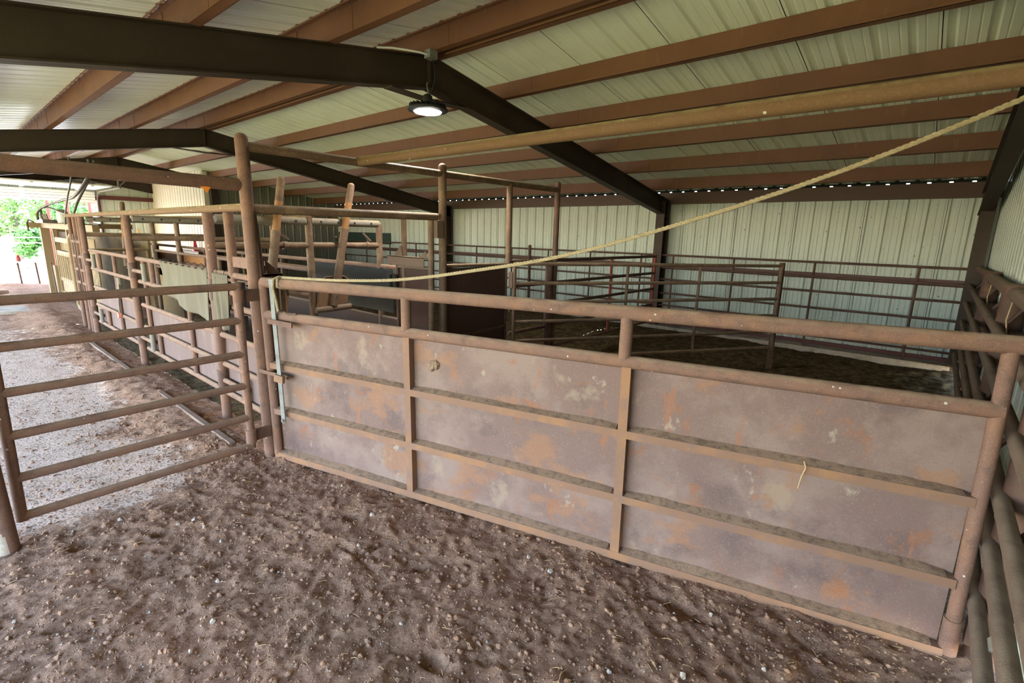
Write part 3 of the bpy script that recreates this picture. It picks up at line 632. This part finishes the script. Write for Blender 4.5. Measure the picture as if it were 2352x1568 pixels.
lever((2.855, 2.105), (2.60, .93), 1.685, 'right lever of the pair, with a cross-bar foot and square paddle', foot=((2.41, .895), (2.79, .905)), plate=[(2.43, .91), (2.77, .91), (2.80, 1.17), (2.74, 1.215), (2.54, 1.215), (2.47, 1.17)])
LXp = -9.63
lever((2.05, 1.99), (2.01, 1.05), 1.50, 'distant lever sticking up above the alley rail before the far wall')
# slide track and bars beside the tall post
tk = thing('slide_track', (FX-.05, 1.58, .3), 'dark upright slide track fixed behind the tall post', 'track')
MB().obox((FX-.06, 1.545, 1.56), (FX-.06, 1.535, 1.76), (1, 0, 0), .03, .05).build('guide_plate', pipe_dusty, tk)
tubeobj('rod', (FX-.06, 1.575, 1.0), (FX-.06, 1.55, 1.70), .018, pipe_dark, tk)
for y in (1.60, 1.66, 1.71): tubeobj('bar', (FX-.07, y, .25), (FX-.07, y, 1.30), .019, pipe_far, tk)
MB().box(FX-.12, FX-.03, 1.57, 1.70, 1.33, 1.345).box(FX-.04, FX-.03, 1.57, 1.70, 1.26, 1.345).build('bracket', pipe_dark, tk)
tubeobj('rod', (FX-.07, 1.60, .3), (FX-.07, 1.75, .3), .02, pipe_dark, tk)
mb = MB().plate([(FX-.06, 1.60, 1.345), (FX-.06, 1.70, 1.345), (FX-.06, 1.59, 1.45)], .006); mb.build('gusset', pipe_dark, tk)
MB().box(-4.22, -3.74, NY-.012, NY+.03, 1.37, 1.45).build('cross_channel', pipe, bpy.data.objects['chute_side_gate.002'])
tubeobj('hinge_barrel', (-4.05, NY-.03, 1.08), (-4.05, NY-.03, 1.26), .034, black, bpy.data.objects['chute_side_gate.002'])
tubeobj('hinge_barrel', (-4.05, NY-.03, .88), (-4.05, NY-.03, 1.00), .034, black, bpy.data.objects['chute_side_gate.002'])
# plastic sheets hung on the chute rail
def curtain(x0, x1, ztop, zb0, zb1, lab, drag=0.):
    t = thing('plastic_sheet', (x0, NY, ztop), lab, 'sheet', 'grey plastic sheets on the chute rail')
    nx, nz = 46, 22; mb = MB(); vs = []
    for j in range(nz+1):
        v = j/nz
        for i in range(nx+1):
            u = i/nx; x = x0+(x1-x0)*u; zb = zb0+(zb1-zb0)*u+.012*math.sin(u*9)
            sag = -.012*abs(math.sin(u*PI*8))*(1-v)
            z = ztop+sag+(zb-ztop)*v
            y = NY-.034-.018*v*math.sin(u*13+1.2*v)-.012*v*math.sin(u*31+2)*(1-.5*v) - .010*math.sin(u*PI*8)**2*(1-v)
            xx = x + drag*(.16*math.sin(v*PI)*max(0, 1-u*5))
            vs.append((xx, y, z))
    fs = [(j*(nx+1)+i, j*(nx+1)+i+1, (j+1)*(nx+1)+i+1, (j+1)*(nx+1)+i) for j in range(nz) for i in range(nx)]
    mb.add(vs, fs, True); o = mb.build('sheet', canvas, t); md = o.modifiers.new('thick', 'SOLIDIFY'); md.thickness = .003
    n = max(2, int((x1-x0)*6)); 
    for k in range(n):
        x = x0+(x1-x0)*(k+.5)/n
        MB().path([(x, NY-.040, ztop-.05), (x+.01, NY-.034, ztop+.012), (x+.015, NY, ztop+.030), (x+.02, NY+.03, ztop)], .0028, 5).build('wire_tie', black, t)
curtain(-6.05, -4.705, 1.325, 1.00, .84, 'large grey plastic sheet wired to the chute rail left of the near frame', .8)
curtain(-4.595, -4.27, 1.31, .86, .84, 'narrow grey plastic sheet wired to the rail right of the near frame post')
rk = thing('red_knob_rod', (-8.0, NY-.04, .5), 'silver rod with a round red knob hanging on the chute side', 'rod')
MB().tube((-7.90, NY-.04, .90), (-7.985, NY-.04, .55), .010, n=8).build('rod', galv, rk)
mb = MB().tube((-7.99, NY-.06, .525), (-7.99, NY-.03, .525), .038, n=12); mb.build('knob', mat('faded_red', (.50, .16, .12), .5), rk)
MB().tube((-7.87, NY-.02, .92), (-7.87, NY-.02, 1.02), .028).build('valve_body', galv, rk)
MB().path([(-7.84, NY-.04, .93), (-7.78, NY-.05, .88), (-7.74, NY-.045, .80)], .012, 6).build('valve_lever', galv, rk)
# concrete edging along the chute
for a, b, lab in ((-13.1, -11.4, 'farthest length of pale edging in the dirt along the chute'), (-8.9, -6.6, 'middle length of pale edging in the dirt along the chute'), (-5.75, -3.95, 'nearest length of pale edging in the dirt along the chute')):
    MB().box(a, b, *((1.84, 1.90) if a < -12 else (1.31, 1.35)), -.03, .05).build('edging', mat('edging%d' % int(-a), (.19, .125, .095), .9, .0, [((.13, .08, .055), 9, .45, .65, .6)], .5, 80), label=lab, cat='edging')

# ------------------------------------------------------------------ squeeze chute at the far end of the lanes
sq = thing('squeeze_chute', (-15.9, 1.9, 0), 'tan painted squeeze chute with head gate at the far end of the lanes', 'chute')
MB().obox((-16.25, 1.90, -.02), (-16.25, 1.90, 1.58), (1, 0, 0), .16, .16).build('front_post', tan_paint, sq)
MB().obox((-16.35, 1.62, 1.625), (-16.2, 3.6, 1.63), (0, 0, 1), .12, .12).build('front_beam', tan_paint, sq)
MB().obox((-16.3, 1.90, 1.625), (-10.9, 1.92, 1.60), (0, 0, 1), .10, .11).build('side_beam', tan_paint, sq)
MB().box(-16.2, -10.9, 2.62, 2.66, .15, 1.50).build('far_side', sheet_tan, sq)
MB().plate([(-16.12, 2.0, .1), (-16.12, 2.35, .1), (-16.12, 2.42, .5), (-16.12, 2.42, 1.25), (-16.12, 2.33, 1.5), (-16.12, 2.12, 1.58), (-16.12, 2.0, 1.5)], .03).build('head_gate_leaf', sheet_tan, sq)
for z0, z1, x0, x1 in ((1.28, 1.38, -14.9, -13.3), (1.00, 1.10, -14.9, -13.3), (.44, .52, -14.9, -13.3), (.12, .20, -14.9, -13.3)):
    MB().box(x0, x1, 1.88, 1.93, z0, z1).build('side_rail', tan_paint, sq)
for x in (-14.95, -13.35): MB().obox((x, 1.905, .1), (x, 1.905, 1.56), (1, 0, 0), .07, .09).build('side_upright', tan_paint, sq)
for k in range(6): tubeobj('drop_rod', (-14.75+k*.24, 1.90, .46), (-14.80+k*.24, 1.90, 1.06), .028, tan_paint, sq)
MB().box(-14.85, -13.4, 1.90, 1.92, .2, .44).build('lower_door', tan_paint, sq)
MB().box(-14.95, -13.3, 1.975, 1.985, .1, 1.5).build('recess_shade_sheet', sheet_dark, sq)  # dark sheet added to stand for the shaded recess behind the rods
MB().box(-14.9, -13.4, 1.96, 1.97, 1.10, 1.28).build('upper_sheet', sheet_tan, sq)
mb = MB().path([(-13.1, 1.86, .08), (-13.1, 1.86, 1.25), (-13.02, 1.86, 1.40), (-12.85, 1.86, 1.46), (-12.3, 1.86, 1.46)], .035, 8); mb.build('curved_frame', tan_paint, sq)
MB().box(-13.1, -11.0, 1.885, 1.90, .10, 1.42).build('side_sheet', sheet_tan, sq)
MB().path([(-13.1, 1.86, .08), (-12.9, 1.86, .0), (-12.5, 1.86, -.02)], .03, 8).build('curved_foot', tan_paint, sq)
MB().box(-15.3, -15.0, 1.82, 1.86, .05, .75).build('latch_plate', tan_paint, sq)
tubeobj('latch_rod', (-15.1, 1.80, .05), (-15.25, 1.80, .8), .014, pipe_dark, sq)
vb = thing('valve_bank', (-15.2, 1.72, 1.69), 'cluster of hydraulic levers and fittings on the squeeze chute beam', 'valve')
MB().box(-15.6, -14.6, 1.70, 1.95, 1.675, 1.75).build('body', hose_m, vb)
mb = MB()
for k in range(5): mb.tube((-15.5+k*.2, 1.80, 1.74), (-15.5+k*.2, 1.78, 1.87), .018, n=8)
mb.build('fittings', galv, vb)
MB().path([(-15.6, 1.66, 1.69), (-15.75, 1.60, 1.74), (-15.8, 1.57, 1.66), (-15.7, 1.57, 1.50)], .02, 6).build('handle', hose_m, vb)
MB().lathe((-14.35, 2.0, 1.68), [(.0, .0), (.09, .0), (.10, .05), (.10, .22), (.06, .28), (0, .29)], 14).build('reservoir', mat('dim_bottle', (.5, .48, .45), .4), vb)
def hose(pts, lab, r=.016):
    P = [V(p) for p in pts]; out = []
    for i in range(len(P)-1):
        a, b, c, d = P[max(i-1, 0)], P[i], P[i+1], P[min(i+2, len(P)-1)]
        for t in (k/8 for k in range(8)):
            out.append(.5*((2*b)+(c-a)*t+(2*a-5*b+4*c-d)*t*t+(3*b-a-3*c+d)*t**3))
    out.append(P[-1])
    return MB().path(out, r, 8).build('hose', hose_m, label=lab, cat='hose')
hose([(-9.9, 1.55, 2.62), (-10.0, 1.56, 2.35), (-11.2, 1.66, 2.1), (-12.6, 1.80, 1.85), (-13.2, 1.86, 1.66)], 'thin hose dropping from the second rafter to the squeeze chute', .013)
hose([(-9.9, 1.78, 2.62), (-10.1, 1.77, 2.38), (-11.5, 1.80, 2.14), (-13.4, 1.90, 2.12), (-14.6, 1.80, 2.04), (-15.2, 1.72, 1.92), (-15.2, 1.70, 1.74)], 'thick hose looping from the rafter to the valves', .024)
hose([(-9.88, 1.84, 2.62), (-10.2, 1.80, 2.36), (-11.6, 1.84, 2.04), (-12.8, 1.93, 1.78), (-13.2, 1.98, 1.64)], 'hose hanging beside the thick looping hose, ending by the chute top', .022)
hose([(-15.2, 1.78, 1.74), (-15.1, 1.76, 1.98), (-14.7, 1.84, 2.0), (-13.6, 1.95, 1.86), (-12.4, 2.05, 1.72), (-11.6, 2.1, 1.66)], 'hose arching low from the valves along the chute top', .022)

# ------------------------------------------------------------------ pen gates, back and right fences
def bars(t, a, b, zs, r, m, z_shift=0):
    for z in zs: tubeobj('bar', (*a, z), (*b, z+z_shift), r, m, t)
g = thing('pen_gate', (FX-.03, 4.3, .2), 'dark barred gate running straight back to the wall column', 'gate')
bars(g, (FX-.03, 4.28), (FX-.03, 8.03), (1.37, 1.09, .82, .545, .265), .022, pipe_dark)
tubeobj('end_stile', (FX-.03, 8.05, .22), (FX-.03, 8.05, 1.40), .024, red_pipe, g, label='red painted end stile')
tubeobj('upright', (FX-.03, 6.58, .24), (FX-.03, 6.58, 1.37), .020, red_pipe, g)
tubeobj('stile', (FX-.02, 5.02, .0), (FX-.02, 5.02, 1.36), .05, pipe_dark, g)
QA, QB = V((-3.50, 4.13, 0)), V((-1.54, 7.09, 0)); QU = (QB-QA).normalized(); QL = (QB-QA).length
g = thing('pen_gate', QA, 'brown barred gate swung open at an angle across the back pen', 'gate')
zs = (1.362, 1.15, .94, .725, .51, .30)
bars(g, QA.xy, QB.xy, zs, .020, pipe_dark if 0 else pipe_far)
for s, r in ((.0, .021), (.385*QL, .018), (.66*QL, .018), (QL, .024)): 
    p = QA+QU*s; tubeobj('upright', (p.x, p.y, .27), (p.x, p.y, 1.375), r, pipe_far, g)
MB().box(QA.x-.06, QA.x-.005, QA.y-.03, QA.y+.03, 1.10, 1.27).build('latch_plate', pipe_dusty, g)
p = QA+QU*(QL*.97)
tubeobj('pen_post', (QB.x-.01, QB.y+.06, -.05), (QB.x-.01, QB.y+.06, 1.40), .036, pipe_dark, label='dark post at the free end of the angled pen gate', cat='post')
bf = thing('wall_fence', (-7, 8.85, 0), 'thin barred fence standing along the whole back wall', 'fence')
for z in (1.372, .93, .675, .45, .235): tubeobj('rail', (-15.2, 8.85, z), (.31, 8.85, z), .0175, pipe_dark, bf)
tubeobj('rail', (-15.2, 8.85, 1.15), (.31, 8.85, 1.15), .021, pipe_dark, bf)
x = .0
for x in (-.22, -1.47, -2.66, -3.72, -4.35, -5.48, -6.55, -7.6, -8.75, -9.9, -11.1, -12.3, -13.5, -14.7): tubeobj('picket', (x, 8.85, .0), (x, 8.85, 1.372), .0165, pipe_dark, bf)
post((-7.03, 8.80, -.02), (-7.03, 8.80, 1.44), .034, pipe_dark, bf, cap=.6)
rf = thing('end_wall_fence', (.32, 5, 0), 'dust-covered pipe fence along the right-hand end wall', 'fence')
RFX = .318
for z in (1.165, .945, .70, .50, .255): tubeobj('rail', (RFX, 8.72, z), (RFX, .6, z+.01), .028, pipe_dusty, rf)
tubeobj('top_pipe', (.385, 8.75, 1.375), (.385, .6, 1.385), .046, pipe_dusty, rf)
for y in (6.55, 4.45, 2.62, 1.0):
    o = post((.385, y, -.05), (.385, y, 1.42), .066, pipe_dark, rf, cap=.35)
for y in (8.0, 6.45, 5.4, 4.35, 3.3, 2.25, 1.6):
    for z in (1.165, .70, .30): MB().obox((.315, y, z-.05), (.42, y+.02, z+.12), (0, 1, 0), .01, .07).build('gusset', MATS['galvanised_tube'] if z < .4 else pipe_dark, rf)
MB().box(.31, .44, 2.56, 2.63, .06, .16).build('gate_stop', pipe_dark, rf)
for y0, y1 in ((6.0, 6.3), (4.2, 4.35), (3.0, 3.2)):
    mb = MB().path([(.36, y0, 1.36), (.345, y0-.05, 1.24), (.37, y1-.2, 1.1)], .004, 5); mb.build('dangling_cord', straw_m, rf)
MB().box(-15.4, -12.55, YB-.03, YB-.001, 1.30, 1.63).build('board', green_m, label='long dark green board fixed high on the back wall', cat='board')

# ------------------------------------------------------------------ rope, lamp, small things
rp = thing('rope', G(.16, 1.33, .05), 'tan rope slung from the gate latch up to the overhead pipe at right', 'rope')
P0, P1 = G(.18, 1.335, .0), V((.215, 2.33, 2.175)); pts = []
RT = (0, .13, .23, .285, .353, .43, .504, .562, .619, .686, .718, .802, .872, .932, .972, 1.0)
RZ = (1.347, 1.357, 1.378, 1.396, 1.432, 1.483, 1.530, 1.577, 1.634, 1.712, 1.750, 1.855, 1.955, 2.053, 2.122, 2.172)
for i in range(61):
    t = i/60; p = P0.lerp(P1, t); p.z = float(np.interp(t, RT, RZ)); pts.append(p)
for _ in range(3):
    for i in range(1, 60): pts[i].z = (pts[i-1].z+2*pts[i].z+pts[i+1].z)/4
mb = MB()
for k in range(3):
    hel = []
    for i in range(0, 541):
        t = i/540; j = t*60; a = int(min(59, j)); p = pts[a].lerp(pts[a+1], j-a); an = t*420+k*2*PI/3
        hel.append(p+V((math.cos(an)*.4, math.cos(an)*.3, math.sin(an)))*.0048)
    mb.path(hel, .0054, 6)
mb.build('line', rope_m, rp)
MB().path([V((.215+.02*k, 2.365+.044*math.sin(k*1.9), 2.207-.044*math.cos(k*1.9))) for k in (i/6 for i in range(20))], .010, 7).build('tie', rope_m, rp)
MB().path([G(.185, 1.12, .045), G(.175, 1.2, .05), G(.16, 1.28, .055), G(.165, 1.335, .05), G(.18, 1.35, .02), G(.185, 1.345, -.03), G(.19, 1.30, -.045), G(.19, 1.26, -.02), G(.185, 1.29, .04), G(.18, 1.34, .03)], .010, 8).build('knot_end', rope_m, rp)
lx, ly, lz = -3.93, 3.30, 2.79
LS = .8
lm = thing('high_bay_lamp', (lx, ly, lz), 'round lit high-bay lamp hung below the big rafter', 'lamp')
MB().lathe((lx, ly, lz), [(.132, .0), (.188, .010), (.190, .024), (.180, .036), (.128, .04), (.104, .06), (.064, .08), (0, .086)], 36).build('housing', black, lm)
MB().lathe((lx, ly, lz), [(0, -.012), (.08, -.012), (.122, -.007), (.133, .004)], 36).build('lens', lens_m, lm)
mb = MB()
for k in range(24):
    t = 2*PI*k/24; d = V((math.cos(t), math.sin(t), 0)); c = V((lx, ly, lz+.05)); mb.obox(c+d*.07, c+d*.175, (0, 0, 1), .004, .03)
mb.build('cooling_fins', black, lm)
MB().lathe((lx, ly, lz+.085), [(.045, 0), (.045, .055), (.025, .07), (0, .071)], 18).build('driver_box', black, lm)
MB().path([(lx, ly, lz+.155), (lx+.01, ly, lz+.18), (lx, ly, lz+.21), (lx-.01, ly, lz+.235), (lx, ly, lz+.26)], .008, 6).build('hook', galv, lm)
jb = thing('junction_box', (-3.94, 3.35, 3.29), 'grey junction box on the ridge of the big rafter', 'box')
MB().box(-3.84, -3.76, 3.19, 3.28, 3.208, 3.277).build('body', grey_box, jb)
MB().path([(-3.80, 3.19, 3.235), (-3.81, 3.10, 3.232), (-3.83, 3.0, 3.225), (-3.90, 2.88, 3.225), (-3.93, 2.75, 3.20)], .009, 6).build('cable', MATS['white_paint'], jb)
MB().path([(-3.80, 3.25, 3.21), (-3.81, 3.29, 3.14), (-3.85, 3.32, 3.06), (-3.89, 3.32, 2.98), (-3.91, 3.28, 2.90), (-3.925, 3.28, 2.87)], .005, 6).build('lamp_cord', black, jb)
cn = thing('traffic_cone', (-16.3, 5.05, 1.02), 'red cone standing on a ledge against the cream wall', 'cone')
MB().lathe((-16.25, 5.03, 1.03), [(.07, 0), (.065, .02), (.012, .36), (0, .365)], 16).build('body', red_m, cn)
MB().box(-16.35, -16.15, 4.96, 5.12, 1.0, 1.03).build('base', red_m, cn)
cb = thing('bench', (-16.6, 5.0, 0), 'low dark bench against the cream wall under the cone', 'bench')
MB().box(-17.6, -15.7, 4.92, 5.13, .95, 1.0).build('top', pipe_dark, cb)
for x in (-17.5, -15.8): MB().box(x-.04, x+.04, 4.95, 5.1, 0, .95).build('leg', pipe_dark, cb)
MB().box(-16.68, -16.60, 5.10, 5.14, 1.10, 1.24).build('socket_box', grey_box, label='small grey socket box on the cream wall beside the red cone', cat='socket')
tb = thing('folding_table', (-19.4, 1.2, 0), 'folding table with a white top standing in the bright far doorway', 'table')
MB().box(-19.75, -19.15, .0, 2.02, .595, .625).build('tabletop', white_p, tb)
for y, x in ((1.62, -19.45), (1.98, -19.42), (.1, -19.45), (.3, -19.42)): tubeobj('leg', (x, y, -.02), (x, y-.02, .6), .022, pipe_dark, tb)
MB().path([(-19.43, 1.45, .59), (-19.43, 1.75, .45), (-19.43, 1.98, .32)], .010, 6).build('brace', pipe_dusty, tb)
MB().path([(-19.43, 1.62, .33), (-19.43, 1.74, .43), (-19.43, 1.84, .44)], .008, 6).build('brace', pipe_dusty, tb)
bt = thing('bottle', (-19.4, 1.63, .625), 'bottle with a red and yellow label standing on the folding table', 'bottle')
MB().lathe((-19.4, 1.63, .625), [(.045, 0), (.05, .02), (.05, .10), (.03, .15), (.016, .17)], 14).build('body', brick_red, bt)
MB().lathe((-19.4, 1.63, .795), [(.017, 0), (.017, .04), (0, .041)], 12).build('cap', yellow_m, bt)
MB().box(-13.95, -13.05, .15, 1.15, -.01, .035).build('slab', concrete, label='flat pale slab lying on the alley floor at far left', cat='slab')
tubeobj('pole', (-16.8, -.6, .05), (-16.75, 1.14, .05), .05, pipe, label='round brown pole lying on the alley floor near the far door', cat='pole')
fr = thing('orange_tool', (-18.9, 4.9, 0), 'thin orange handle leaning on the far end wall', 'tool')
MB().tube((-19.6, 4.55, .1), (-20.1, 4.62, 1.55), .02, n=8).build('handle', orange_m, fr)
MB().box(-19.68, -19.52, 4.42, 4.68, 0, .1).build('head', pipe_dark, fr)

# ------------------------------------------------------------------ outside: red pipe frame, white rails, trees
of = thing('pipe_pergola', (-27, 4, 0), 'faded red pipe frame standing in the yard beyond the doorway', 'frame')
for y in (3.35, 3.95, 4.65): tubeobj('post', (-27, y, -.05), (-27, y, 2.6), .06, brick_red, of)
tubeobj('beam', (-27, -1, 3.0), (-27, 3.4, 2.72), .045, brick_red, of); tubeobj('beam', (-27, 3.3, 2.62), (-27, 5.5, 2.55), .05, brick_red, of)
yf = thing('yard_fence', (-29, 2, 0), 'white pipe fence in the yard in front of the trees', 'fence')
for z in (1.08, .86): tubeobj('rail', (-29, -2.0, z), (-29, 8, z), .018, white_p, yf)
for y in (-2, 1.0, 3.6, 8): tubeobj('post', (-29, y, -.05), (-29, y, 1.15), .035, white_p, yf)
def tree(x, y, h, r, m, lab, n=2600, lz=.5):
    t = thing('tree', (x, y, -.04), lab, 'tree', 'trees beyond the yard')
    MB().path([(x, y, -.1), (x+.1, y, h*.3), (x, y+.1, h*.7)], lambda u: .16*(1-.6*u), 8).build('trunk', bark, t)
    mb = MB(); cl = [(V((random.gauss(0, .45)*r, random.gauss(0, .45)*r, random.uniform(-.5, .5)*h*lz)), random.uniform(.25, .5)*r) for _ in range(14)]
    for _ in range(n):
        c, cr = random.choice(cl); d = V((random.gauss(0, 1), random.gauss(0, 1), random.gauss(0, 1))).normalized()*cr*random.uniform(.6, 1.05)
        p = V((x, y, h*.58))+c+d
        if p.z < .15: p.z = random.uniform(.1, .8)
        a = V((random.gauss(0, 1), random.gauss(0, 1), random.gauss(0, .6))).normalized(); b = a.cross(d.normalized()+V((.01, .3, .2))).normalized(); s = random.uniform(.06, .13)
        mb.add([p-a*s, p+b*s*.55, p+a*s, p-b*s*.55], [(0, 1, 2, 3)])
    mb.build('crown', m, t)
for i, a in enumerate(((-31.5, 4.6, 4.6, 1.7, leaf_a, 'mid-green tree straight beyond the doorway, right of the table'), (-33.5, 2.9, 3.6, 1.5, leaf_b, 'pale green bushy tree beyond the doorway, above the bottle'),
        (-30.5, 3.6, 1.6, .9, leaf_a, 'low dark green bush behind the white fence'), (-36, 5.9, 5.6, 2.2, leaf_a, 'taller tree behind the red pipe frame'),
        (-38, 1.9, 5.0, 2.4, leaf_b, 'pale tree at the left edge of the doorway view'), (-35, 7.6, 5, 2.2, leaf_a, 'tree hidden mostly behind the door jamb'))):
    tree(*a, n=2600 if i < 5 else 1200)
